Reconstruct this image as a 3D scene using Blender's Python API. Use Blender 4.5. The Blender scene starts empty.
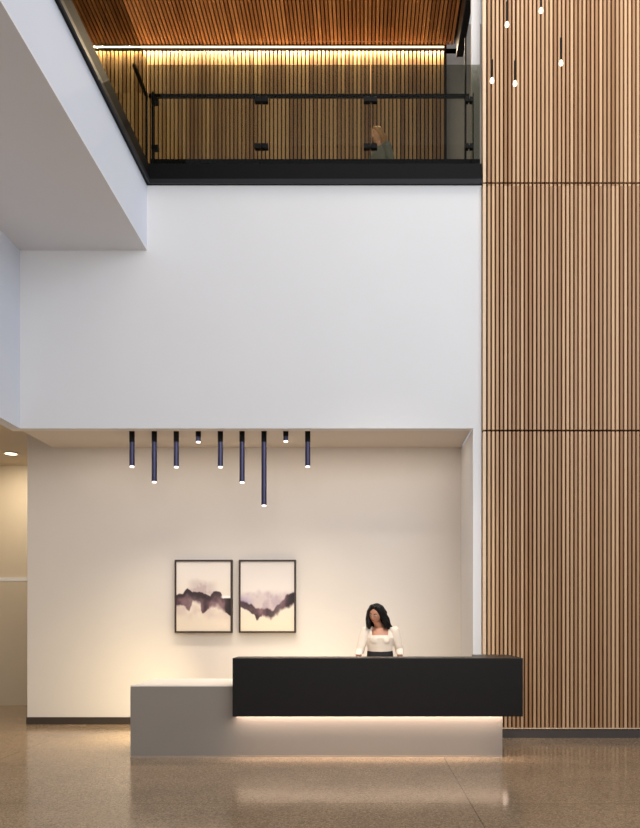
import bpy, bmesh, math, random
from mathutils import Vector, Matrix, noise, Euler

random.seed(7)
sc = bpy.context.scene
COL = sc.collection
F = 745.6          # focal length in pixels of the 640x828 frame
VX, VY = 364.0, 620.0
H = 1.47           # eye height

def at(x, y, d):
    """point at depth d seen at pixel x,y (used only to survey the room's dimensions)"""
    return ((x - VX) * d / F, d, H - (y - VY) * d / F)

# ------------------------------------------------------------------ materials
def lin(c):
    return tuple(((v / 255) / 12.92 if v / 255 <= .04045 else ((v / 255 + .055) / 1.055) ** 2.4) for v in c)

def new_mat(name):
    m = bpy.data.materials.new(name); m.use_nodes = True
    nt = m.node_tree
    return m, nt, nt.nodes['Principled BSDF']

def N(nt, t, **kw):
    n = nt.nodes.new(t)
    for k, v in kw.items(): setattr(n, k, v)
    return n

def plain(name, col, rough=.6, metal=0., var=.04, scale=6., bump=0., spec=.5, coat=0.):
    m, nt, b = new_mat(name)
    L = nt.links
    geo = N(nt, 'ShaderNodeNewGeometry')
    nz = N(nt, 'ShaderNodeTexNoise'); nz.inputs['Scale'].default_value = scale; nz.inputs['Detail'].default_value = 4
    L.new(geo.outputs['Position'], nz.inputs['Vector'])
    mx = N(nt, 'ShaderNodeMix', data_type='RGBA')
    c = lin(col)
    mx.inputs[6].default_value = (*[max(0, v * (1 - var * 2)) for v in c], 1)
    mx.inputs[7].default_value = (*[min(1, v * (1 + var * 2)) for v in c], 1)
    L.new(nz.outputs['Fac'], mx.inputs[0])
    L.new(mx.outputs[2], b.inputs['Base Color'])
    b.inputs['Roughness'].default_value = rough
    b.inputs['Metallic'].default_value = metal
    b.inputs['Specular IOR Level'].default_value = spec
    if bump:
        n2 = N(nt, 'ShaderNodeTexNoise'); n2.inputs['Scale'].default_value = scale * 30
        L.new(geo.outputs['Position'], n2.inputs['Vector'])
        bp = N(nt, 'ShaderNodeBump'); bp.inputs['Strength'].default_value = bump; bp.inputs['Distance'].default_value = .002
        L.new(n2.outputs['Fac'], bp.inputs['Height']); L.new(bp.outputs[0], b.inputs['Normal'])
    return m

def emit(name, col, strength):
    m, nt, b = new_mat(name)
    b.inputs['Base Color'].default_value = (*lin(col), 1)
    b.inputs['Emission Color'].default_value = (*lin(col), 1)
    b.inputs['Emission Strength'].default_value = strength
    return m

def slat_wood(name, x0, pitch, light, dark, rough=.45):
    m, nt, b = new_mat(name); L = nt.links
    geo = N(nt, 'ShaderNodeNewGeometry')
    sep = N(nt, 'ShaderNodeSeparateXYZ'); L.new(geo.outputs['Position'], sep.inputs[0])
    s = N(nt, 'ShaderNodeMath', operation='SUBTRACT'); L.new(sep.outputs['X'], s.inputs[0]); s.inputs[1].default_value = x0
    dv = N(nt, 'ShaderNodeMath', operation='DIVIDE'); L.new(s.outputs[0], dv.inputs[0]); dv.inputs[1].default_value = pitch
    fl = N(nt, 'ShaderNodeMath', operation='FLOOR'); L.new(dv.outputs[0], fl.inputs[0])
    # separate boards above and below a panel joint as well
    zs = N(nt, 'ShaderNodeMath', operation='MULTIPLY_ADD'); L.new(sep.outputs['Z'], zs.inputs[0]); zs.inputs[1].default_value = 1 / 3.067; zs.inputs[2].default_value = -.245
    zf = N(nt, 'ShaderNodeMath', operation='FLOOR'); L.new(zs.outputs[0], zf.inputs[0])
    zm = N(nt, 'ShaderNodeMath', operation='MAXIMUM'); L.new(zf.outputs[0], zm.inputs[0]); zm.inputs[1].default_value = 1
    cv = N(nt, 'ShaderNodeCombineXYZ'); L.new(fl.outputs[0], cv.inputs[0]); L.new(zm.outputs[0], cv.inputs[1])
    wn = N(nt, 'ShaderNodeTexWhiteNoise', noise_dimensions='3D'); L.new(cv.outputs[0], wn.inputs['Vector'])
    mp = N(nt, 'ShaderNodeMapping'); mp.inputs['Scale'].default_value = (60, 60, 2.0)
    L.new(geo.outputs['Position'], mp.inputs['Vector'])
    gr = N(nt, 'ShaderNodeTexNoise'); gr.inputs['Scale'].default_value = 1.2; gr.inputs['Detail'].default_value = 5
    L.new(mp.outputs[0], gr.inputs['Vector'])
    ad = N(nt, 'ShaderNodeMath', operation='MULTIPLY_ADD'); L.new(gr.outputs['Fac'], ad.inputs[0]); ad.inputs[1].default_value = .5
    L.new(wn.outputs['Value'], ad.inputs[2])
    sb = N(nt, 'ShaderNodeMath', operation='SUBTRACT', use_clamp=True); L.new(ad.outputs[0], sb.inputs[0]); sb.inputs[1].default_value = .25
    mx = N(nt, 'ShaderNodeMix', data_type='RGBA')
    mx.inputs[6].default_value = (*lin(dark), 1); mx.inputs[7].default_value = (*lin(light), 1)
    L.new(sb.outputs[0], mx.inputs[0]); L.new(mx.outputs[2], b.inputs['Base Color'])
    b.inputs['Roughness'].default_value = rough
    b.inputs['Specular IOR Level'].default_value = .3
    return m

def floor_mat():
    m, nt, b = new_mat('polished_terrazzo'); L = nt.links
    geo = N(nt, 'ShaderNodeNewGeometry')
    v = N(nt, 'ShaderNodeTexVoronoi'); v.inputs['Scale'].default_value = 95; L.new(geo.outputs['Position'], v.inputs['Vector'])
    rp = N(nt, 'ShaderNodeValToRGB')
    e = rp.color_ramp.elements
    e[0].position = 0; e[0].color = (*lin((122, 101, 79)), 1)
    e[1].position = 1; e[1].color = (*lin((188, 161, 132)), 1)
    a = e.new(.35); a.color = (*lin((156, 132, 105)), 1)
    a = e.new(.75); a.color = (*lin((161, 137, 109)), 1)
    sepc = N(nt, 'ShaderNodeSeparateColor'); L.new(v.outputs['Color'], sepc.inputs[0])
    L.new(sepc.outputs[0], rp.inputs[0])
    nz = N(nt, 'ShaderNodeTexNoise'); nz.inputs['Scale'].default_value = 1.3; nz.inputs['Detail'].default_value = 5
    L.new(geo.outputs['Position'], nz.inputs['Vector'])
    mx = N(nt, 'ShaderNodeMix', data_type='RGBA', blend_type='MULTIPLY'); mx.inputs[0].default_value = 1
    r2 = N(nt, 'ShaderNodeValToRGB'); r2.color_ramp.elements[0].position = .3; r2.color_ramp.elements[0].color = (.82, .82, .82, 1)
    r2.color_ramp.elements[1].position = .7; r2.color_ramp.elements[1].color = (1, 1, 1, 1)
    L.new(nz.outputs['Fac'], r2.inputs[0]); L.new(rp.outputs[0], mx.inputs[6]); L.new(r2.outputs[0], mx.inputs[7])
    # saw cut joints of the slab
    sep = N(nt, 'ShaderNodeSeparateXYZ'); L.new(geo.outputs['Position'], sep.inputs[0])
    def joint(out, off, pitch):
        s = N(nt, 'ShaderNodeMath', operation='SUBTRACT'); L.new(out, s.inputs[0]); s.inputs[1].default_value = off - pitch / 2
        w = N(nt, 'ShaderNodeMath', operation='FLOORED_MODULO'); L.new(s.outputs[0], w.inputs[0]); w.inputs[1].default_value = pitch
        d = N(nt, 'ShaderNodeMath', operation='SUBTRACT'); L.new(w.outputs[0], d.inputs[0]); d.inputs[1].default_value = pitch / 2
        ab = N(nt, 'ShaderNodeMath', operation='ABSOLUTE'); L.new(d.outputs[0], ab.inputs[0])
        lt = N(nt, 'ShaderNodeMath', operation='LESS_THAN'); L.new(ab.outputs[0], lt.inputs[0]); lt.inputs[1].default_value = .005
        return lt.outputs[0]
    jm = N(nt, 'ShaderNodeMath', operation='MAXIMUM')
    L.new(joint(sep.outputs['X'], .855, 4.7), jm.inputs[0]); L.new(joint(sep.outputs['Y'], 5.96, 4.5), jm.inputs[1])
    jf = N(nt, 'ShaderNodeMath', operation='MULTIPLY'); L.new(jm.outputs[0], jf.inputs[0]); jf.inputs[1].default_value = .6
    m2 = N(nt, 'ShaderNodeMix', data_type='RGBA'); m2.inputs[7].default_value = (*lin((70, 55, 42)), 1)
    L.new(jf.outputs[0], m2.inputs[0]); L.new(mx.outputs[2], m2.inputs[6]); L.new(m2.outputs[2], b.inputs['Base Color'])
    rr = N(nt, 'ShaderNodeMapRange'); rr.inputs['To Min'].default_value = .11; rr.inputs['To Max'].default_value = .19
    L.new(nz.outputs['Fac'], rr.inputs[0]); L.new(rr.outputs[0], b.inputs['Roughness'])
    b.inputs['Specular IOR Level'].default_value = .26
    return m

def glass_mat():
    m = bpy.data.materials.new('grey_tinted_glass'); m.use_nodes = True
    nt = m.node_tree; nt.nodes.clear(); L = nt.links
    out = N(nt, 'ShaderNodeOutputMaterial')
    tr = N(nt, 'ShaderNodeBsdfTransparent'); tr.inputs[0].default_value = (.60, .60, .55, 1)
    gl = N(nt, 'ShaderNodeBsdfGlossy'); gl.inputs['Roughness'].default_value = .03; gl.inputs[0].default_value = (.8, .85, .85, 1)
    lw = N(nt, 'ShaderNodeValue'); lw.outputs[0].default_value = .02
    mx = N(nt, 'ShaderNodeMixShader'); L.new(lw.outputs[0], mx.inputs[0]); L.new(tr.outputs[0], mx.inputs[1]); L.new(gl.outputs[0], mx.inputs[2])
    L.new(mx.outputs[0], out.inputs[0])
    return m

def painted():
    m, nt, b = new_mat('ink_wash_canvas'); L = nt.links
    at_ = N(nt, 'ShaderNodeAttribute', attribute_name='ink')
    geo = N(nt, 'ShaderNodeNewGeometry')
    nz = N(nt, 'ShaderNodeTexNoise'); nz.inputs['Scale'].default_value = 250; L.new(geo.outputs['Position'], nz.inputs['Vector'])
    bp = N(nt, 'ShaderNodeBump'); bp.inputs['Strength'].default_value = .15; bp.inputs['Distance'].default_value = .001
    L.new(nz.outputs['Fac'], bp.inputs['Height']); L.new(bp.outputs[0], b.inputs['Normal'])
    L.new(at_.outputs['Color'], b.inputs['Base Color']); b.inputs['Roughness'].default_value = .7
    return m

M = dict(
    white=plain('matte_white_paint', (222, 221, 221), .75, var=.012, scale=1.2, bump=.05),
    daylit=plain('white_paint_daylight_tint', (208, 213, 224), .7, var=.012, scale=1.2, bump=.05),  # white paint with the bluish tint of daylight put into its colour
    cream=plain('cream_plaster', (215, 206, 197), .75, var=.02, scale=1.1, bump=.06),
    tan=plain('warm_cream_paint', (200, 186, 164), .7, var=.02, scale=1.1),
    black=plain('black_steel', (14, 13, 13), .5, var=.05, spec=.12),
    soffit=plain('pale_grey_soffit_paint', (219, 219, 221), .75, var=.012, scale=1.2),
    felt=plain('matt_black_reveal', (5, 4, 4), 1.0, var=.05, spec=0),
    lip=plain('dark_grey_steel_lip', (34, 34, 38), .4, var=.05, spec=.3),
    base=plain('dark_grey_baseboard', (74, 66, 62), .45, var=.05),
    basedark=plain('dark_brown_baseboard', (58, 48, 40), .45, var=.05),
    gap=plain('dark_stained_backing', (56, 35, 22), .85, var=.1, spec=.1),
    gapup=plain('dark_walnut_backing', (48, 28, 12), .85, var=.1, spec=.1),
    counter=plain('black_oak_laminate', (24, 21, 20), .36, var=.08, scale=9, spec=.3),
    top=plain('pale_solid_surface', (232, 222, 210), .4, var=.01),
    desk=plain('warm_grey_solid_surface', (146, 137, 127), .42, var=.02, scale=2),
    steel=plain('brushed_steel', (196, 180, 164), .35, metal=.6),
    navy=plain('navy_anodised_tube', (52, 50, 78), .28, metal=.55, var=.05),
    frame=plain('dark_walnut_frame', (52, 38, 30), .4, var=.1, scale=20),
    trimwood=plain('pale_oak_edge', (226, 196, 162), .5, var=.06, scale=20),
    glass=glass_mat(), floor=floor_mat(), paint=painted(),
    tip=emit('lit_lens', (255, 248, 240), 2.2),
    bulb=emit('lit_bulb', (255, 232, 196), 3.5),
    led=emit('warm_white_led', (255, 226, 205), 4.0),
    ledend=emit('led_strip_end', (255, 226, 205), 22.0),
    cove=emit('amber_white_led', (255, 222, 170), 2.2),
    down=emit('warm_downlight', (255, 232, 200), 4.0),
    skin=plain('brown_skin', (186, 130, 102), .5, var=.04, scale=25),
    skin2=plain('fair_skin', (196, 150, 122), .5, var=.04, scale=25),
    lips=plain('rose_lips', (128, 62, 58), .4),
    eyewhite=plain('eye_white', (225, 220, 214), .25), iris=plain('dark_iris', (30, 20, 16), .2),
    hair=plain('black_hair', (13, 10, 10), .5, var=.25, scale=60, bump=.4, spec=.2),
    blond=plain('dark_blond_hair', (176, 132, 82), .5, var=.25, scale=60, bump=.4),
    blouse=plain('ivory_cotton', (222, 208, 192), .8, var=.03, scale=14, bump=.3),
    skirt=plain('black_cloth', (20, 18, 20), .8, var=.1, scale=30),
    grey=plain('blue_grey_knit', (104, 108, 104), .85, var=.06, scale=30, bump=.3),
    shoe=plain('black_leather', (22, 20, 20), .3),
)
P1, X1 = .0516, 1.4856
P2, X2 = .0640, -6.0
P3 = .0600
M['slat'] = slat_wood('oak_slats', X1, P1, (222, 183, 142), (164, 121, 84))
M['slatup'] = slat_wood('amber_oak_slats', X2, P2, (208, 168, 114), (142, 102, 62))
M['slatceil'] = slat_wood('walnut_ceiling_slats', X2, P3, (186, 130, 80), (138, 88, 48))

# ------------------------------------------------------------------ builders
def box(bm, x0, x1, y0, y1, z0, z1):
    vs = [bm.verts.new((x, y, z)) for x in (x0, x1) for y in (y0, y1) for z in (z0, z1)]
    for f in ((0, 1, 3, 2), (4, 6, 7, 5), (0, 4, 5, 1), (2, 3, 7, 6), (0, 2, 6, 4), (1, 5, 7, 3)):
        bm.faces.new([vs[i] for i in f])

def tube(bm, a, b, r0, r1=None, seg=20, caps=True):
    a, b = Vector(a), Vector(b); r1 = r0 if r1 is None else r1
    q = (b - a).to_track_quat('Z', 'Y')
    R = []
    for c, r in ((a, r0), (b, r1)):
        R.append([bm.verts.new(c + q @ Vector((r * math.cos(t), r * math.sin(t), 0))) for t in [2 * math.pi * i / seg for i in range(seg)]])
    for i in range(seg):
        bm.faces.new((R[0][i], R[0][(i + 1) % seg], R[1][(i + 1) % seg], R[1][i]))
    if caps:
        bm.faces.new(R[0][::-1]); bm.faces.new(R[1])

def lathe(bm, prof, c, seg=24):
    rings = []
    for r, z in prof:
        rings.append([bm.verts.new((c[0] + r * math.cos(2 * math.pi * i / seg), c[1] + r * math.sin(2 * math.pi * i / seg), c[2] + z)) for i in range(seg)])
    for p, q in zip(rings, rings[1:]):
        for i in range(seg):
            bm.faces.new((p[i], p[(i + 1) % seg], q[(i + 1) % seg], q[i]))
    bm.faces.new(rings[0][::-1]); bm.faces.new(rings[-1])

def obj(name, bm, mat, parent=None, origin=(0, 0, 0), bevel=0, smooth=False):
    """link the bmesh (in the parent's frame, else in the world) as ONE mesh object"""
    bmesh.ops.recalc_face_normals(bm, faces=bm.faces)
    if bevel:
        bmesh.ops.bevel(bm, geom=[e for e in bm.edges if len(e.link_faces) == 2 and e.calc_face_angle() > .6], offset=bevel, segments=2, profile=.6, affect='EDGES')
    bmesh.ops.translate(bm, verts=bm.verts, vec=-Vector(origin))
    me = bpy.data.meshes.new(name); bm.to_mesh(me); bm.free()
    me.materials.append(mat)
    if smooth:
        for p in me.polygons: p.use_smooth = True
    o = bpy.data.objects.new(name, me); COL.objects.link(o)
    o.location = origin
    if parent: o.parent = parent
    return o

def struct(name, bm, mat, bevel=0):
    o = obj(name, bm, mat, bevel=bevel); o['kind'] = 'structure'; return o

def tag(o, label, cat, group=None):
    o['label'] = label; o['category'] = cat
    if group: o['group'] = group
    return o

def thing(name, label, cat, loc=(0, 0, 0), group=None, rotz=0):
    o = bpy.data.objects.new(name, None); COL.objects.link(o)
    o.location = loc; o.rotation_euler = (0, 0, rotz); o.empty_display_size = .1
    return tag(o, label, cat, group)

def B(*boxes):
    bm = bmesh.new()
    for b in boxes: box(bm, *b)
    return bm

# ------------------------------------------------------------------ survey
DW, DB, DS, DC, DM = 9.36, 10.52, 9.30, 12.85, 12.0      # upper wall, alcove wall, slat wall, corridor end, balcony back wall
k = DW / F
XL = (20 - VX) * k            # left bulkhead wall
XR = (473 - VX) * k           # alcove's right return
XE = (481.5 - VX) * k         # right end of the pier
Z1 = H + 191.5 * k            # underside of the white upper wall
Z2 = H + 369.5 * k            # soffit of the left balcony
Z3 = H + 434.5 * k            # bottom of the black fascia
Z4 = H + 455 * k              # top of the black fascia
XF = (147 - VX) * k           # face of left balcony
ZC = Z1 + .03                 # alcove ceiling
ZCO = 4.13                    # corridor ceiling
ZT = H + 574 * DM / F         # upper timber ceiling
FL = Z4 - .04                 # balcony floor level

# ------------------------------------------------------------------ setting
struct('floor', B((-9, 9, -3, 13.2, -.1, 0)), M['floor'])
struct('wall_back', B((-4.75, XR + .02, DB, DB + .15, 0, ZCO)), M['cream'])
struct('baseboard_back', B((-4.76, XR - .0, DB - .014, DB, .0, .1)), M['basedark'])
struct('wall_upper', B((XL - .15, XE, DW, DW + .13, Z1, Z3 + .05)), M['white'], bevel=.004)
struct('ceiling_alcove', B((XL - .08, XR, DW + .13, DB, ZC, ZC + .15)), M['cream'])
struct('wall_pier', B((XR, XE, DW, DB + .1, 0, Z1), (XR, XE, DW + .13, DW + .19, Z1, 11.2)), M['white'])
struct('wall_left', B((XL - .15, XL, -1, DW, Z1, Z2)), M['daylit'])
struct('ceiling_left_soffit', B((-9, XF, -1, DW, Z2, Z2 + .02)), M['soffit'])
struct('trim_balcony_face', B((XF - .12, XF, -1, DW, Z2 + .02, Z3)), M['daylit'])
struct('ceiling_corridor', B((-9, XL - .15, -1, DC, ZCO, ZCO + .1)), M['tan'])
zr = H + 40 * DC / F
struct('wall_corridor', B((-9, -4.4, DC, DC + .15, 0, ZCO), (-9, -4.4, DC - .03, DC, 0, zr - .02)), M['tan'])
struct('trim_corridor_rail', B((-9, -4.4, DC - .036, DC, zr - .02, zr + .04)), M['white'])
struct('wall_corridor_side', B((-6.9, -6.75, 9.0, DC - .06, 0, ZCO)), M['tan'])
struct('wall_right', B((XE + .03, 6.0, DS + .09, DS + .25, 0, 11.2)), M['gap'])
struct('baseboard_right', B((XE + .004, 6.0, DS - .005, DS + .09, 0, .098)), M['base'])
# balcony level
struct('floor_balcony', B((-9, XR, DW + .12, DM + .3, FL - .3, FL), (-9, XF - .13, -1, DW + .12, FL - .3, FL)), M['tan'])
struct('trim_fascia_back', B((XF, XE, DW - .03, DW + .12, Z3, Z4)), M['black'])
struct('trim_fascia_left', B((XF - .12, XF + .03, -1, DW - .03, Z3, Z4)), M['black'])
struct('trim_fascia_lip', B((XF + .0, XE, DW - .05, DW - .03, Z3, Z3 + .055), (XF + .03, XF + .05, -1, DW - .05, Z3, Z3 + .055)), M['lip'])
struct('wall_balcony', B((-9, 3.0, DM + .3, DM + .45, FL, 11.3)), M['cream'])
XB = 1.335
bm = B((X2, XB, DM + .04, DM + .1, FL, ZT + .1))
struct('wall_balcony_backing', bm, M['gapup'])
bm = bmesh.new()
for i in range(int((XB - X2) / P2)):
    box(bm, X2 + i * P2 + .011, X2 + i * P2 + .053, DM, DM + .04, FL + .02, ZT - .05)
struct('wall_balcony_slats', bm, M['slatup'])
struct('trim_balcony_wall_top', B((X2, XB + .15, DM - .004, DM + .06, ZT - .078, ZT - .045)), M['felt'])
XCE = 1.44
struct('ceiling_upper_backing', B((X2, XCE, DW + .3, DM - .03, ZT + .05, ZT + .1)), M['gapup'])
bm = bmesh.new()
for i in range(int((XCE - X2) / P3)):
    box(bm, X2 + i * P3 + .010, X2 + i * P3 + .050, DW + .3, DM - .03, ZT, ZT + .05)
struct('ceiling_upper', bm, M['slatceil'])
struct('trim_ceiling_beam', B((1.470, 1.56, DW + .3, 11.75, ZT - .365, ZT + .12)), M['black'])
struct('trim_ceiling_beam_edge', B((1.455, 1.470, DW + .3, 11.75, ZT - .37, ZT + .05)), M['lip'])
struct('trim_ceiling_edge', B((XCE, 1.455, DW + .3, DM - .1, ZT - .04, ZT + .1)), M['black'])
struct('ceiling_atrium', B((-9, 6, 3.5, DW + .3, 11.2, 11.3)), M['white'])

# ------------------------------------------------------------------ slatted wall panels
JZ = [H - (729.0 - VY) * DS / F, H + (620 - 430.5) * DS / F, H + (620 - 183) * DS / F, 10.6]
plab = ['oak slat wall panel behind the reception desk end, lowest of the stack',
        'oak slat wall panel beside the plain white upper wall, middle of the stack',
        'oak slat wall panel behind the hanging bulbs, topmost of the stack']
for j in range(3):
    z0, z1 = JZ[j] + .012, JZ[j + 1] - .012
    t = thing('slat_panel', plab[j], 'wall panel', (X1, DS + .089, z0))
    bm = bmesh.new()
    n = 52
    for i in range(1, n):
        box(bm, i * P1 + .009, i * P1 + .039, -.089, -.034, 0, z1 - z0)
    obj('slat', bm, M['slat'], t)['kind'] = 'stuff'
    obj('backing', B((.004, n * P1, -.034, 0, 0, z1 - z0)), M['gap'], t)
    obj('edge_trim', B((0, .036, -.089, -.034, 0, z1 - z0), (0, .004, -.034, 0, 0, z1 - z0)), M['trimwood'], t)
    if j == 0:
        obj('bottom_rail', B((.004, n * P1, -.091, -.034, -.012, 0)), M['trimwood'], t)

# ------------------------------------------------------------------ railings
def clamp_bm(x, y, z, w=.085):
    bm = B((x - w, x - .006, y - .032, y + .032, z - .03, z + .03), (x + .006, x + w, y - .032, y + .032, z - .03, z + .03), (x - .006, x + .006, y - .012, y + .012, z - .018, z + .018))
    return bm
YG = DW + .03
zg0, zg1 = Z4, H + 555 * YG / F
rl = thing('glass_railing', 'grey tinted glass balcony railing with black handrail and clamps along the balcony edge', 'railing', (0, YG, Z4))
def xg(px): return (px - VX) * YG / F
edges = [xg(152) - .056, xg(261.5), xg(370.5), XE - .01]
hb = H + (620 - 158) * YG / F - Z4
for a, b in zip(edges, edges[1:]):
    obj('glass_panel', B((a + .006, b - .006, -.006, .006, .0, zg1 - Z4)), M['glass'], rl, bevel=.001)
obj('base_channel', B((XF + .03, edges[-1], .02, .06, 0, hb)), M['black'], rl)
zh = H + (620 - 96.5) * (YG + .09) / F - Z4
obj('handrail', B((xg(147), xg(470), .065, .105, zh - .02, zh + .02)), M['black'], rl, bevel=.004)
for px in (261.5, 370.5, 469):
    for py in (100.5, 147):
        z = H + (620 - py) * YG / F - Z4
        obj('clamp', clamp_bm(xg(px), 0, z, .085 if px < 400 else .045), M['black'], rl, bevel=.004)
for px in (261.5, 370.5):
    z0_, z1_ = [H + (620 - q) * YG / F - Z4 for q in (158, 97)]
    obj('joint_seal', B((xg(px) - .005, xg(px) + .005, -.007, .012, z0_ - .1, z1_)), M['black'], rl)
obj('post', B((xg(465), xg(465) + .022, .02, .06, .0, H + (620 - 36) * YG / F - Z4)), M['black'], rl)
obj('post', B((xg(473), xg(473) + .012, .02, .05, .0, zh)), M['black'], rl)

xo = xg(152)
yo = DW - YG
ys = [-.01, 7.83 - DW, 5.6 - DW, 3.3 - DW]
for a, b in zip(ys, ys[1:]):
    obj('glass_panel', B((xo - .05 - .006, xo - .05 + .006, b + .006 + yo, a - .006 + yo, .0, zg1 - Z4)), M['glass'], rl, bevel=.001)
obj('handrail', B((xo - .11, xo - .07, -.45, .064, zh - .02, zh + .02)), M['black'], rl, bevel=.004)
obj('post', B((xo - .085, xo - .06, .0, .03, 0, zh)), M['black'], rl)
obj('post', B((xo - .005, xo + .02, .0, .03, 0, zh)), M['black'], rl)
for py in (100.5, 147):
    z = H + (620 - py) * YG / F - Z4
    obj('clamp', B((xo - .01, xo + .075, -.0, .06, z - .03, z + .03)), M['black'], rl, bevel=.004)

# cove light along the top of the balcony wall
xa, xb = (98 - VX) * DM / F - .3, (444 - VX) * DM / F
cv = thing('cove_light', 'glowing linear cove light where timber ceiling meets balcony slat wall', 'light', (0, DM - .014, ZT - .03))
obj('led_strip', B((xa, xb, -.010, .010, -.004, .012)), M['cove'], cv)
obj('housing', B((xa, xb, -.014, .028, .012, .06)), M['black'], cv)

# ------------------------------------------------------------------ reception desk
S = F / 8.0
dx0, dx1 = (130.3 - VX) / S, (502.5 - VX) / S
dz = H - 65.6 / S
desk = thing('reception_desk', 'long grey reception desk with black raised counter lit from beneath', 'desk', (0, 8.0, 0))
obj('base', B((dx0, dx1, 0, .95, .016, dz - .012)), M['desk'], desk, bevel=.003)
obj('worktop', B((dx0, dx1, 0, .95, dz - .012, dz)), M['top'], desk, bevel=.002)
obj('toe_strip', B((dx0 + .004, dx1 - .004, -.01, .94, 0, .016)), M['steel'], desk)
cz0, cz1 = .449, 1.067
cx0, cx1 = -1.39, 1.681
bm = bmesh.new()
# fascia and top as one L shaped shell with a return to the back on the right
box(bm, cx0, cx1, -.12, -.085, cz0, cz1)
obj('counter', bm, M['counter'], desk, bevel=.003)
obj('counter_top', B((cx0, cx1, -.085, .24, cz1 - .05, cz1)), M['counter'], desk, bevel=.002)
obj('side_return', B((1.26, cx1, .24, .72, cz1 - .05, cz1), (cx1 - .05, cx1, -.085, .72, cz0, cz1 - .05)), M['counter'], desk, bevel=.002)
obj('counter_support', B((cx0, cx0 + .04, -.085, .24, dz, cz1 - .05), (cx0 + .04, cx1 - .05, .18, .24, dz, cz1 - .05), (cx0, cx1 - .05, -.085, .0, cz0 + .075, cz0 + .095), (cx0, cx0 + .03, -.085, 0, cz0, cz0 + .075)), M['counter'], desk)
obj('led_strip', B((cx0 + .04, dx1 + .01, -.06, -.03, cz0 + .055, cz0 + .07)), M['led'], desk)
obj('led_end', B((dx1 + .012, dx1 + .04, -.075, -.005, cz0 + .002, cz0 + .07)), M['ledend'], desk)

# ------------------------------------------------------------------ pictures
def ip(pts, u):
    for (a, b), (c, d) in zip(pts, pts[1:]):
        if u <= c:
            t = (u - a) / (c - a); t = t * t * (3 - 2 * t)
            return b + (d - b) * t
    return pts[-1][1]
def sm(a, b, x):
    t = max(0, min(1, (x - a) / (b - a))); return t * t * (3 - 2 * t)
def fbm(u, v, s, seed):
    return noise.fractal(Vector((u * s, v * s, seed)), 1.0, 2.0, 5)
def mixc(a, b, t): return tuple(p + (q - p) * t for p, q in zip(a, b))
def ink_left(u, v):
    c = mixc((238, 228, 219), (238, 222, 201), sm(.1, 1, v))
    w = fbm(u, v, 3.5, 1.3) * .045; w2 = fbm(u, v, 9, 4.1) * .02
    vv = v + w + w2; uu = u + fbm(u, v, 3, 8.8) * .03
    top = ip([(0, .47), (.1, .45), (.19, .40), (.28, .45), (.42, .455), (.52, .48), (.6, .50), (.7, .44), (.8, .465), (.86, .53), (1, .53)], uu)
    bot = ip([(0, .63), (.1, .64), (.23, .695), (.3, .60), (.42, .62), (.48, .73), (.58, .66), (.75, .66), (.9, .70), (1, .76)], uu)
    den = ip([(0, .95), (.2, .85), (.3, .72), (.45, .85), (.55, .95), (.7, .85), (.85, .85), (1, 1.0)], uu)
    haze = sm(.22, .34, v + w) * (1 - sm(.44, .52, v)) * sm(.15, .35, u) * (1 - sm(.6, .8, u)) * (.45 + 1.2 * max(0, fbm(u, v, 5, 2.2)))
    c = mixc(c, (184, 164, 164), min(.8, haze))
    low = sm(.6, .68, v) * (1 - sm(.7, .9, v)) * (.35 + fbm(u, v, 4, 6))
    c = mixc(c, (214, 190, 182), max(0, min(.6, low)))
    a = sm(top - .012, top + .012, vv) * (1 - sm(bot - .055 if .28 < uu < .45 or .6 < uu < .9 else bot - .02, bot + .012, vv))
    body = mixc((42, 24, 34), (118, 86, 94), max(0, min(1, .35 + fbm(u, v, 4, 3.3) * 1.1 + .5 * sm(.5, .68, v) * (.3 < u < .9))))
    c = mixc(c, body, a * den)
    edge = a * (1 - sm(top + .03, top + .10, vv))
    c = mixc(c, (44, 28, 34), edge * .8 * (1 if u < .55 else .45))
    if u > .8: c = mixc(c, (26, 20, 22), a * sm(.86, 1, u) * .9)
    wh = sm(.80, .86, u) * sm(.485, .5, v) * (1 - sm(.52, .535, v))
    return mixc(c, (252, 248, 242), wh)
def ink_right(u, v):
    c = mixc((234, 224, 217), (240, 224, 200), sm(.35, .95, v))
    w = fbm(u, v, 3.5, 11.3) * .045; w2 = fbm(u, v, 9, 14.1) * .018
    vv = v + w + w2; uu = u + fbm(u, v, 3, 18.8) * .03
    top = ip([(0, .585), (.12, .56), (.2, .60), (.3, .67), (.45, .695), (.6, .70), (.7, .63), (.8, .54), (.88, .47), (1, .45)], uu)
    bot = ip([(0, .68), (.15, .70), (.25, .77), (.32, .86), (.38, .83), (.55, .85), (.65, .79), (.75, .73), (.88, .69), (1, .64)], uu)
    den = ip([(0, .9), (.15, .85), (.3, .9), (.45, .9), (.6, .8), (.7, .7), (.82, .9), (1, 1)], uu)
    haze = sm(.38, .5, vv) * (1 - sm(top, top + .05, vv)) * (.35 + .8 * max(0, fbm(u, v, 4, 12.2)))
    c = mixc(c, (182, 162, 172), min(.85, haze * 1.3))
    lav = sm(.48, .56, vv) * (1 - sm(.6, .64, vv)) * (1 - sm(.1, .3, u))
    c = mixc(c, (176, 158, 186), lav * .8)
    a = sm(top - .02, top + .02, vv) * (1 - sm(bot - (.02 if uu < .4 else .06), bot + .012, vv))
    body = mixc((48, 28, 38), (124, 88, 98), max(0, min(1, .25 + fbm(u, v, 4, 13.3) * 1.0)))
    c = mixc(c, body, a * den)
    if u > .7: c = mixc(c, (36, 26, 30), a * sm(.8, .95, u) * .9)
    return c
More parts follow.
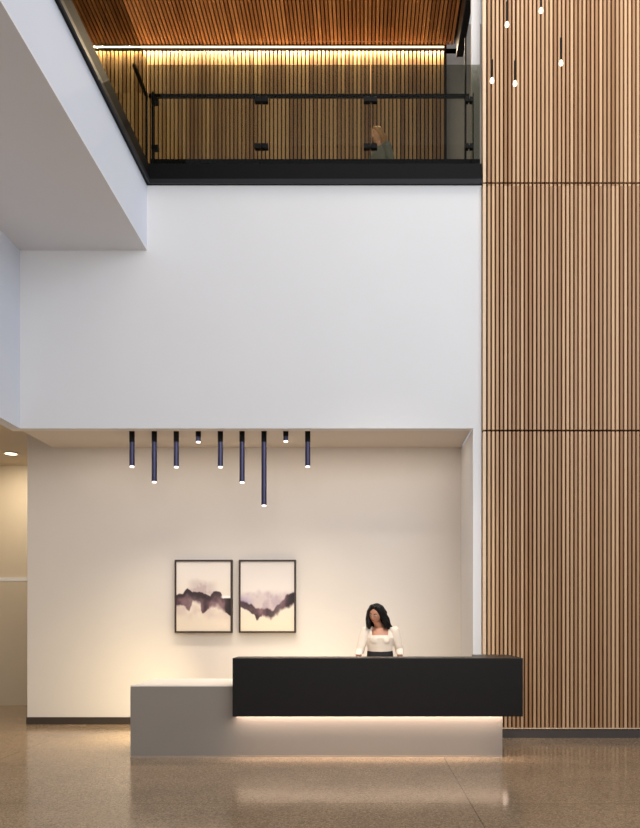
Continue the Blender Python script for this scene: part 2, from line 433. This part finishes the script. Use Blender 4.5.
def picture(px0, px1, py0, py1, fn, label):
    s = (DB - .02) / F
    x0, x1 = (px0 - VX) * s, (px1 - VX) * s; z0, z1 = H - (py1 - VY) * s, H - (py0 - VY) * s
    w, h = x1 - x0, z1 - z0
    t = thing('framed_artwork', label, 'picture', ((x0 + x1) / 2, DB, z0), 'pair of abstract pictures on the alcove wall')
    f = .024
    obj('frame', B((-w / 2, w / 2, -.075, -.002, 0, f), (-w / 2, w / 2, -.075, -.002, h - f, h), (-w / 2, -w / 2 + f, -.075, -.002, f, h - f), (w / 2 - f, w / 2, -.075, -.002, f, h - f)), M['frame'], t, bevel=.002)
    NX, NZ = 120, 156
    iw, ih = w - 2 * f, h - 2 * f
    verts, cols = [], []
    for j in range(NZ + 1):
        for i in range(NX + 1):
            u, v = i / NX, j / NZ
            verts.append((-iw / 2 + iw * u, -.06, h - f - ih * v)); cols.append((*[q * .84 for q in lin(fn(u, v))], 1))
    faces = [(j * (NX + 1) + i, (j + 1) * (NX + 1) + i, (j + 1) * (NX + 1) + i + 1, j * (NX + 1) + i + 1) for j in range(NZ) for i in range(NX)]
    me = bpy.data.meshes.new('canvas'); me.from_pydata(verts, [], faces)
    ca = me.color_attributes.new('ink', 'FLOAT_COLOR', 'POINT')
    for i, c in enumerate(cols): ca.data[i].color = c
    me.materials.append(M['paint'])
    o = bpy.data.objects.new('canvas', me); COL.objects.link(o); o.parent = t
    obj('back_board', B((-iw / 2, iw / 2, -.058, -.004, f, h - f)), M['frame'], t)
picture(175.5, 232.9, 560, 632.8, ink_left, 'dark framed abstract ink wash with jagged purple band, left of the pair')
picture(239.4, 296.2, 560, 632.8, ink_right, 'dark framed abstract ink wash with sagging purple curve, right of the pair')

# ------------------------------------------------------------------ tube pendants over the desk
DP = DW + .26
sp = DP / F
pend = [(132, 467, 'medium navy tube pendant at the left end of the row over the desk'),
        (154.3, 482.5, 'long navy tube pendant second from the left, between two medium tubes'),
        (176.3, 467.5, 'medium navy tube pendant between the left long tube and the left stub'),
        (198.3, 442.5, 'very short navy ceiling stub light above the left picture'),
        (220.4, 467.5, 'medium navy tube pendant between the left stub and a long tube, mid row'),
        (242.1, 482.8, 'long navy tube pendant just left of the longest tube'),
        (264, 506, 'longest navy tube pendant of the row, hanging above the right picture'),
        (285.8, 441.8, 'very short navy ceiling stub light between the longest tube and right end tube'),
        (307.7, 467, 'medium navy tube pendant at the right end of the row over the desk')]
for px, py, lab in pend:
    X = (px - VX) * sp; zb = H - (py - VY) * sp
    t = thing('pendant_light', lab, 'ceiling light', (X, DP, ZC), 'navy tube lights over the desk')
    l = ZC - zb
    bm = bmesh.new(); tube(bm, (0, 0, -l + .012), (0, 0, -min(.14, l * .5)), .034); obj('tube', bm, M['navy'], t, bevel=.002, smooth=False)
    bm = bmesh.new(); tube(bm, (0, 0, -min(.14, l * .5)), (0, 0, 0), .0345); obj('ceiling_mount', bm, M['black'], t)
    bm = bmesh.new(); tube(bm, (0, 0, -l - .004), (0, 0, -l + .014), .027); obj('lens', bm, M['tip'], t)
    ld = bpy.data.lights.new('tube_lamp', 'SPOT'); ld.energy = 32; ld.spot_size = math.radians(100); ld.spot_blend = .9; ld.color = (1, .88, .745); ld.shadow_soft_size = .03
    lo = bpy.data.objects.new('tube_lamp', ld); COL.objects.link(lo); lo.location = (X, DP, zb - .03)

# hanging bulbs in front of the slat wall
DH = 8.55; sh = DH / F
hang = [(492, 81, 60, 'small hanging bulb with dark socket, nearest the white column'),
        (507, 25, 2, 'small hanging bulb with dark socket, upper one above the left pair'),
        (515, 84, 61, 'small hanging bulb with dark socket, lowest of the cluster'),
        (541, 11, -12, 'small hanging bulb with dark socket, highest of the cluster'),
        (561, 63.5, 38, 'small hanging bulb with dark socket, farthest right of the cluster')]
for px, py, pt, lab in hang:
    X = (px - VX) * sh; zb = H - (py - VY) * sh; zt = H - (pt - VY) * sh
    t = thing('hanging_bulb', lab, 'pendant light', (X, DH, zb), 'hanging bulbs in front of the slat wall')
    bm = bmesh.new(); lathe(bm, [(.004, -.024), (.015, -.020), (.022, -.010), (.0235, 0), (.021, .012), (.015, .026), (.012, .034)], (0, 0, 0)); obj('bulb', bm, M['bulb'], t, smooth=True)
    bm = bmesh.new(); tube(bm, (0, 0, .034), (0, 0, zt - zb), .013); obj('socket', bm, M['black'], t)
    bm = bmesh.new(); tube(bm, (0, 0, zt - zb), (0, 0, 11.2 - zb), .002, seg=8); obj('cable', bm, M['black'], t)
    bm = bmesh.new(); tube(bm, (0, 0, 11.18 - zb), (0, 0, 11.2 - zb), .03); obj('ceiling_rose', bm, M['black'], t)

# downlight in the corridor ceiling
dx, dy = (11 - VX) * 11.88 / F, 11.88
t = thing('recessed_downlight', 'round lit downlight recessed in the corridor ceiling at left', 'ceiling light', (dx, dy, ZCO))
bm = bmesh.new(); lathe(bm, [(.085, -.001), (.125, -.001), (.125, -.008), (.118, -.014), (.085, -.014)], (0, 0, 0)); obj('trim_ring', bm, M['cream'], t)
bm = bmesh.new(); tube(bm, (0, 0, -.0145), (0, 0, -.016), .09); obj('lens', bm, M['down'], t)

# ------------------------------------------------------------------ people
def limb(bm, pts, seg=16):
    """pts: (x, y, z, rx, ry) chain of elliptical rings with rounded ends"""
    P = [Vector(p[:3]) for p in pts]
    rings = []
    def ring(c, d, rx, ry):
        d = d.normalized()
        ax = Vector((1, 0, 0)) - d * d.x
        if ax.length < .2: ax = Vector((0, 1, 0)) - d * d.y
        ax.normalize(); ay = d.cross(ax)
        return [bm.verts.new(c + ax * rx * math.cos(2 * math.pi * i / seg) + ay * ry * math.sin(2 * math.pi * i / seg)) for i in range(seg)]
    n = len(pts)
    for i, p in enumerate(pts):
        d = (P[min(i + 1, n - 1)] - P[max(i - 1, 0)])
        rx, ry = p[3], p[4] if len(p) > 4 else p[3]
        if i == 0:
            dd = (P[1] - P[0]).normalized(); m = min(rx, ry)
            for q, sc_ in ((-.95, .3), (-.75, .66), (-.4, .91)): rings.append(ring(P[0] + dd * m * q, d, rx * sc_, ry * sc_))
        rings.append(ring(P[i], d, rx, ry))
        if i == n - 1:
            dd = (P[-1] - P[-2]).normalized(); m = min(rx, ry)
            for q, sc_ in ((.4, .91), (.75, .66), (.95, .3)): rings.append(ring(P[-1] + dd * m * q, d, rx * sc_, ry * sc_))
    for a, b in zip(rings, rings[1:]):
        for i in range(seg): bm.faces.new((a[i], a[(i + 1) % seg], b[(i + 1) % seg], b[i]))
    bm.faces.new(rings[0][::-1]); bm.faces.new(rings[-1])

def blob(bm, c, r, rot=None, fn=None, u=28, v=20):
    ret = bmesh.ops.create_uvsphere(bm, u_segments=u, v_segments=v, radius=1)
    for w in ret['verts']:
        p = w.co.copy()
        if fn: p = fn(p)
        p = Vector((p.x * r[0], p.y * r[1], p.z * r[2]))
        if rot: p = rot @ p
        w.co = p + Vector(c)

def fuse(name, bm, mat, parent, voxel, smooth_it=6, cut=None):
    """melt overlapping tubes into one continuous skin"""
    me = bpy.data.meshes.new(name); bm.to_mesh(me); bm.free()
    o = bpy.data.objects.new(name, me); COL.objects.link(o)
    r = o.modifiers.new('r', 'REMESH'); r.mode = 'VOXEL'; r.voxel_size = voxel
    s = o.modifiers.new('s', 'SMOOTH'); s.iterations = smooth_it; s.factor = .5
    dg = bpy.context.evaluated_depsgraph_get()
    m2 = bpy.data.meshes.new_from_object(o.evaluated_get(dg))
    o.modifiers.clear(); o.data = m2; m2.name = name
    if cut:
        b2 = bmesh.new(); b2.from_mesh(m2)
        bmesh.ops.delete(b2, geom=[f for f in b2.faces if cut(f.calc_center_median())], context='FACES')
        b2.to_mesh(m2); b2.free()
    m2.materials.clear(); m2.materials.append(mat)
    for p in m2.polygons: p.use_smooth = True
    o.parent = parent
    return o

def head_fn(p):
    x, y, z = p
    if z < 0:                         # jaw narrows to the chin
        x *= 1 - .34 * (-z) ** 1.6; y = y * (1 - .12 * (-z)) - .10 * (-z) * (y < .2)
    if y < 0:                         # flatter face, brow, sockets, nose, lips, chin
        y *= .93
        g = lambda a, b, sx, sz: math.exp(-((x - a) / sx) ** 2 - ((z - b) / sz) ** 2)
        y -= .24 * g(0, -.20, .15, .17) + .10 * g(0, .05, .10, .22)
        y -= .07 * g(0, -.50, .26, .09) + .09 * g(0, -.82, .28, .16)
        y += .09 * (g(.40, .06, .2, .13) + g(-.40, .06, .2, .13))
    return Vector((x, y, z))

def hand(bm, wrist, palm_dir, side, spread=.0, curl=.3):
    """palm, four bent fingers of different lengths and a thumb; palm faces down"""
    w = Vector(wrist); d = Vector(palm_dir).normalized()
    sx = Vector((0, 0, 1)).cross(d).normalized()      # across the knuckles
    up = d.cross(sx)
    palm = w + d * .085
    limb(bm, [(*w, .025, .02), (*(w + d * .035), .032, .016), (*palm, .038, .014)])
    for k_, (o_, l_) in enumerate(((-.030, .068), (-.010, .078), (.011, .073), (.030, .057))):
        b = palm + sx * o_ - d * abs(o_) * .15
        p1 = b + (d + sx * o_ * 2) * l_ * .45 - up * 0.0
        p2 = p1 + (d - up * curl) * l_ * .33
        p3 = p2 + (d - up * curl * 1.6) * l_ * .24
        limb(bm, [(*b, .0095), (*p1, .0088), (*p2, .0080), (*p3, .0068)], seg=10)
    b = w + d * .03 + sx * side * .026
    p1 = b + (d * .7 + sx * side * .8) * .034; p2 = p1 + (d + sx * side * .25 - up * .2) * .03; p3 = p2 + (d - up * .2) * .022
    limb(bm, [(*b, .013), (*p1, .0115), (*p2, .0095), (*p3, .0075)], seg=10)

def person(name, label, loc, rotz, hc, hrot, arms, legs, skin, hairm, topm, botm, hairstyle, neck_cut, skirt):
    t = thing(name, label, 'person', loc, rotz=rotz)
    R = Euler(hrot, 'XYZ').to_matrix()
    HR = (.076, .094, .113)
    bm = bmesh.new()
    # trunk and neck
    limb(bm, [(0, .02, .84, .150, .105), (0, .02, .93, .155, .108), (0, .01, 1.02, .130, .092), (0, .0, 1.08, .124, .086), (0, -.01, 1.18, .138, .092),
              (0, -.012, 1.27, .150, .094), (0, -.005, 1.33, .135, .078), (0, -.002, 1.37, .075, .058)], seg=24)
    nk = Vector(hc) + R @ Vector((0, .015, -.085))
    limb(bm, [(0, .0, 1.34, .060, .056), (nk.x * .4, nk.y * .4 - .005, 1.40, .049, .050), (*nk, .047, .049)])
    blob(bm, hc, HR, R, head_fn)
    for s in (-1, 1):
        blob(bm, Vector(hc) + R @ Vector((s * .076, .012, -.005)), (.009, .018, .030), R)
    for pts, hd, side in arms:
        limb(bm, [(*pts[0], .046), (*(Vector(pts[0]).lerp(Vector(pts[1]), .4)), .041), (*pts[1], .036), (*(Vector(pts[1]).lerp(Vector(pts[2]), .3)), .035), (*pts[2], .024)])
        limb(bm, [(pts[0][0] * .45, pts[0][1] * .5, 1.335, .05), (*pts[0], .045)])
        hand(bm, pts[2], hd, side)
    for hip, kn, an, toe in legs:
        hip, kn, an, toe = map(Vector, (hip, kn, an, toe))
        limb(bm, [(*hip, .082), (*hip.lerp(kn, .5), .068), (*kn, .052), (*kn.lerp(an, .3), .050), (*kn.lerp(an, .75), .035), (*an, .031), (*(an - Vector((0, 0, .04))), .028)])
    fuse('body', bm, skin, t, .0065, 5)
    for s in (-1, 1):                                   # face
        e = Vector(hc) + R @ Vector((s * .030, -.0775, .007))
        b2 = bmesh.new(); blob(b2, e, (.012, .008, .0055), R, u=14, v=10); obj('eye', b2, M['eyewhite'], t, smooth=True)
        b2 = bmesh.new(); blob(b2, e + R @ Vector((0, -.0055, -.0005)), (.0066, .004, .0052), R, u=12, v=8); obj('iris', b2, M['iris'], t, smooth=True)
        b2 = bmesh.new(); pts = [Vector(hc) + R @ Vector((s * a, b, c)) for a, b, c in ((.015, -.090, .027), (.030, -.089, .032), (.046, -.078, .027))]
        limb(b2, [(*p, .004 if i < 2 else .0025) for i, p in enumerate(pts)], seg=8); obj('eyebrow', b2, hairm, t, smooth=True)
    b2 = bmesh.new(); pts = [Vector(hc) + R @ Vector(q) for q in ((-.022, -.084, -.054), (-.008, -.095, -.053), (.008, -.095, -.053), (.022, -.084, -.054))]
    limb(b2, [(*p, r) for p, r in zip(pts, (.003, .0065, .0065, .003))], seg=10); obj('mouth', b2, M['lips'], t, smooth=True)
    # hair
    b2 = bmesh.new(); hairstyle(b2, Vector(hc), R); fuse('hair', b2, hairm, t, .007, 4)
    # top with sleeves
    b2 = bmesh.new()
    limb(b2, [(0, .012, 1.045, .152, .110), (0, .005, 1.09, .153, .108), (0, -.012, 1.18, .160, .112), (0, -.020, 1.25, .168, .116), (0, -.008, 1.33, .150, .094), (0, -.0, 1.375, .088, .07)], seg=24)
    if skirt:
        for s in (-1, 1): blob(b2, (s * .062, -.085, 1.225), (.062, .05, .06))
    for pts, hd, side in arms:
        a, e, w = map(Vector, pts)
        limb(b2, [(a.x * .4, a.y * .5, 1.34, .055), (*a, .060)])
        limb(b2, [(*a, .062), (*a.lerp(e, .35), .060), (*a.lerp(e, .75), .054), (*e, .052), (*e.lerp(w, .4), .055), (*e.lerp(w, .8), .048), (*e.lerp(w, .95), .033)])
    fuse('blouse' if skirt else 'sweater', b2, topm, t, .0075, 4, neck_cut)
    b2 = bmesh.new()
    if skirt:
        limb(b2, [(0, .02, .52, .185, .15), (0, .02, .70, .190, .145), (0, .02, .86, .186, .138), (0, .018, .95, .172, .126), (0, .010, 1.03, .164, .118), (0, .006, 1.075, .160, .113)], seg=24)
        fuse('skirt', b2, botm, t, .01, 3)
    else:
        limb(b2, [(0, .02, .86, .168, .125), (0, .02, .95, .165, .118), (0, .01, 1.05, .142, .10)], seg=24)
        for hip, kn, an, toe in legs:
            hip, kn, an = map(Vector, (hip, kn, an))
            limb(b2, [(*hip, .094), (*hip.lerp(kn, .5), .080), (*kn, .066), (*an, .052)])
        fuse('trousers', b2, botm, t, .01, 3)
    for hip, kn, an, toe in legs:
        an, toe = Vector(an), Vector(toe)
        b2 = bmesh.new(); h_ = an - Vector((0, 0, an.z - .035)) - (toe - an).normalized() * .03
        limb(b2, [(*(h_ + Vector((0, 0, .005))), .032, .036), (*(h_.lerp(toe, .45)), .034, .032), (*toe, .034, .022)])
        o = fuse('shoe', b2, M['shoe'], t, .007, 2)
    return t

def bob(bm, hc, R):
    """shoulder length wavy bob, parted, swept past the cheeks"""
    def cap(p):
        x, y, z = p
        return Vector((x, y, z))
    blob(bm, hc + R @ Vector((0, .022, .020)), (.090, .098, .113), R)
    def lock(pts, r): limb(bm, [(*(hc + (R @ Vector(p) if i < 2 else Vector(p))), rr) for i, (p, rr) in enumerate(zip(pts, r))], seg=12)
    for s in (-1, 1):
        q = .0 if s < 0 else .016
        lock([(s * .026, -.050, .106), (s * .074, -.022, .045), (s * .090 + q, .0, -.045), (s * .092 + q * 1.5, -.012, -.110), (s * .082 + q * 2, -.015, -.150)], (.020, .022, .024 + q * .4, .030 + q * .4, .022))
        lock([(s * .05, .0, .085), (s * .085, .01, .02), (s * .110 + .018, .015, -.06), (s * .118 + (.030 if s < 0 else .026), .02, -.13), (s * .115 + (.034 if s < 0 else .04), .02, -.160)], (.036, .04, .042 - (.006 if s < 0 else 0), .042 - (.008 if s < 0 else 0), .024))
        lock([(s * .03, .06, .06), (s * .06, .09, .0), (s * .075, .10, -.07), (s * .08, .10, -.15)], (.05, .05, .055, .04))
    lock([(0, .06, .06), (0, .10, .0), (.01, .11, -.08), (.01, .11, -.16)], (.05, .05, .055, .04))
    lock([(.10, .0, -.02), (.13, .0, -.08), (.16, .01, -.13), (.195, .0, -.15)], (.03, .03, .026, .010))

def ponytail(bm, hc, R):
    blob(bm, hc + R @ Vector((0, .026, .022)), (.086, .095, .108), R)
    def lock(pts, r): limb(bm, [(*(hc + R @ Vector(p)), rr) for p, rr in zip(pts, r)], seg=12)
    for s in (-1, 1):
        lock([(s * .03, -.06, .09), (s * .072, -.035, .04), (s * .082, .02, -.04), (s * .07, .06, -.12)], (.02, .022, .03, .022))
    lock([(0, .11, .03), (.01, .15, .0), (.01, .16, -.09), (.02, .14, -.17)], (.03, .034, .03, .014))

PX, PY = (380 - VX) * 9.18 / F, 9.18
person('person', 'woman with dark shoulder-length hair and ivory square-neck blouse standing behind desk', (PX, PY, 0), 0,
       (-.052, -.085, 1.540), (math.radians(17), math.radians(7), math.radians(-24)),
       [((( -.178, 0, 1.325), (-.248, -.035, 1.09), (-.300, -.195, .890)), (-.15, -.75, -.62), 1),
        (((.180, 0, 1.335), (.242, .02, 1.095), (.246, -.180, .890)), (.05, -.75, -.62), -1)],
       [((-.085, .02, .86), (-.09, .0, .47), (-.09, .03, .09), (-.10, -.12, .03)), ((.085, .02, .86), (.09, .0, .47), (.09, .03, .09), (.10, -.12, .03))],
       M['skin'], M['hair'], M['blouse'], M['skirt'], bob,
       lambda c: (c.z > 1.285 and abs(c.x) < .098 - max(0, c.z - 1.36) * .3 and c.y < .03) or (c.z > 1.345 and abs(c.x) < .085) or c.z < 1.05, True)

P2X, P2Y = (380 - VX) * 11.15 / F, 11.15
person('person', 'person with blond hair and grey sweater standing on the balcony behind the glass', (P2X, P2Y, FL), math.radians(-55),
       (0, -.055, 1.555), (math.radians(14), math.radians(0), math.radians(0)),
       [(((-.18, 0, 1.33), (-.22, .03, 1.07), (-.21, -.10, .86)), (0, -.5, -.85), 1),
        (((.18, 0, 1.33), (.22, .06, 1.08), (.21, .02, .83)), (0, -.2, -.95), -1)],
       [((-.085, .02, .88), (-.09, -.10, .48), (-.09, -.12, .09), (-.09, -.28, .03)), ((.085, .02, .88), (.09, .06, .48), (.09, .22, .10), (.09, .07, .03))],
       M['skin2'], M['blond'], M['grey'], M['skirt'], ponytail,
       lambda c: c.z > 1.365 and abs(c.x) < .085, False)

# ------------------------------------------------------------------ lights
def area(name, loc, target, sx, sy, power, col, spread=180):
    l = bpy.data.lights.new(name, 'AREA'); l.shape = 'RECTANGLE'; l.size = sx; l.size_y = sy; l.energy = power; l.color = col
    l.spread = math.radians(spread)
    o = bpy.data.objects.new(name, l); COL.objects.link(o); o.location = loc
    o.rotation_euler = (Vector(target) - Vector(loc)).to_track_quat('-Z', 'Y').to_euler()
    return o
area('floor_pool_fill', (-2.45, 9.35, .6), (-4.0, 9.75, 0), .3, .3, 24, (1.0, .84, .52))  # added lamp for the warm pool on the floor left of the desk
w = bpy.data.worlds.new('atrium_daylight'); sc.world = w; w.use_nodes = True
w.node_tree.nodes['Background'].inputs[0].default_value = (.92, .95, 1.0, 1)
w.node_tree.nodes['Background'].inputs[1].default_value = .42
area('clerestory_daylight', (5.5, 1.0, 8.0), (-2.5, 9.4, 5.0), 5, 5, 360, (.80, .89, 1.0))
area('atrium_top_fill', (0.3, 7.9, 11.0), (0.6, 8.6, 3.0), 4.5, .8, 110, (1.0, .95, .91))  # added soft fill in place of top light the ceiling shuts out
area('front_fill', (1.0, -2.5, 6.0), (0, 9.4, 6.2), 7, 5, 275, (1.0, .97, .95), 140)  # added fill from behind the camera to even out the upper wall
area('desk_front_fill', (0.2, 4.6, 8.5), (0.2, 9.2, 1.3), .6, .6, 16, (1.0, .90, .78), 30)  # added out-of-view fill to brighten the woman behind the desk
area('slat_wash', (3.4, 7.4, 11.0), (2.8, 9.3, 4.0), 2.4, .6, 36, (1.0, .88, .72))
area('alcove_wash', (-1.4, DW + .5, ZC - .02), (-1.4, DB, 0), 5.0, .3, 14, (1.0, .87, .72))
area('under_counter_glow', (.05, 7.955, .505), (.05, 8.0, .2), 2.82, .05, 30, (1.0, .82, .70))
area('behind_desk_glow', (-1.1, 9.0, .35), (-1.6, 10.5, .3), 2.4, .3, 34, (1.0, .84, .55))
area('cove_wash', ((xa + xb) / 2, DM - .03, ZT - .038), ((xa + xb) / 2, DM - .05, ZT - 1.5), xb - xa, .014, 125, (1.0, .82, .53), 165)
area('balcony_ceiling_glow', (-1.0, 10.2, FL + .9), (-1.0, 11.3, ZT), 4.0, .8, 15, (1.0, .78, .50))
area('corridor_lamp', (-5.7, 11.9, ZCO - .05), (-5.7, 12.4, 0), .3, .3, 30, (1.0, .87, .68))
area('corridor_fill', (-6.0, 8.5, ZCO - .05), (-5.8, 8.5, 0), 1.0, 2.0, 14, (1.0, .88, .70))

# ------------------------------------------------------------------ camera
cam = bpy.data.cameras.new('camera'); co = bpy.data.objects.new('camera', cam); COL.objects.link(co)
co.location = (0, 0, H); co.rotation_euler = (math.pi / 2, 0, 0)
cam.sensor_width = 36; cam.sensor_fit = 'AUTO'; cam.lens = F * 36 / 828
cam.shift_x = -(VX - 320) / 828; cam.shift_y = (VY - 414) / 828
cam.clip_start = .1; cam.clip_end = 60
sc.camera = co
sc.view_settings.view_transform = 'Standard'
sc.view_settings.look = 'None'
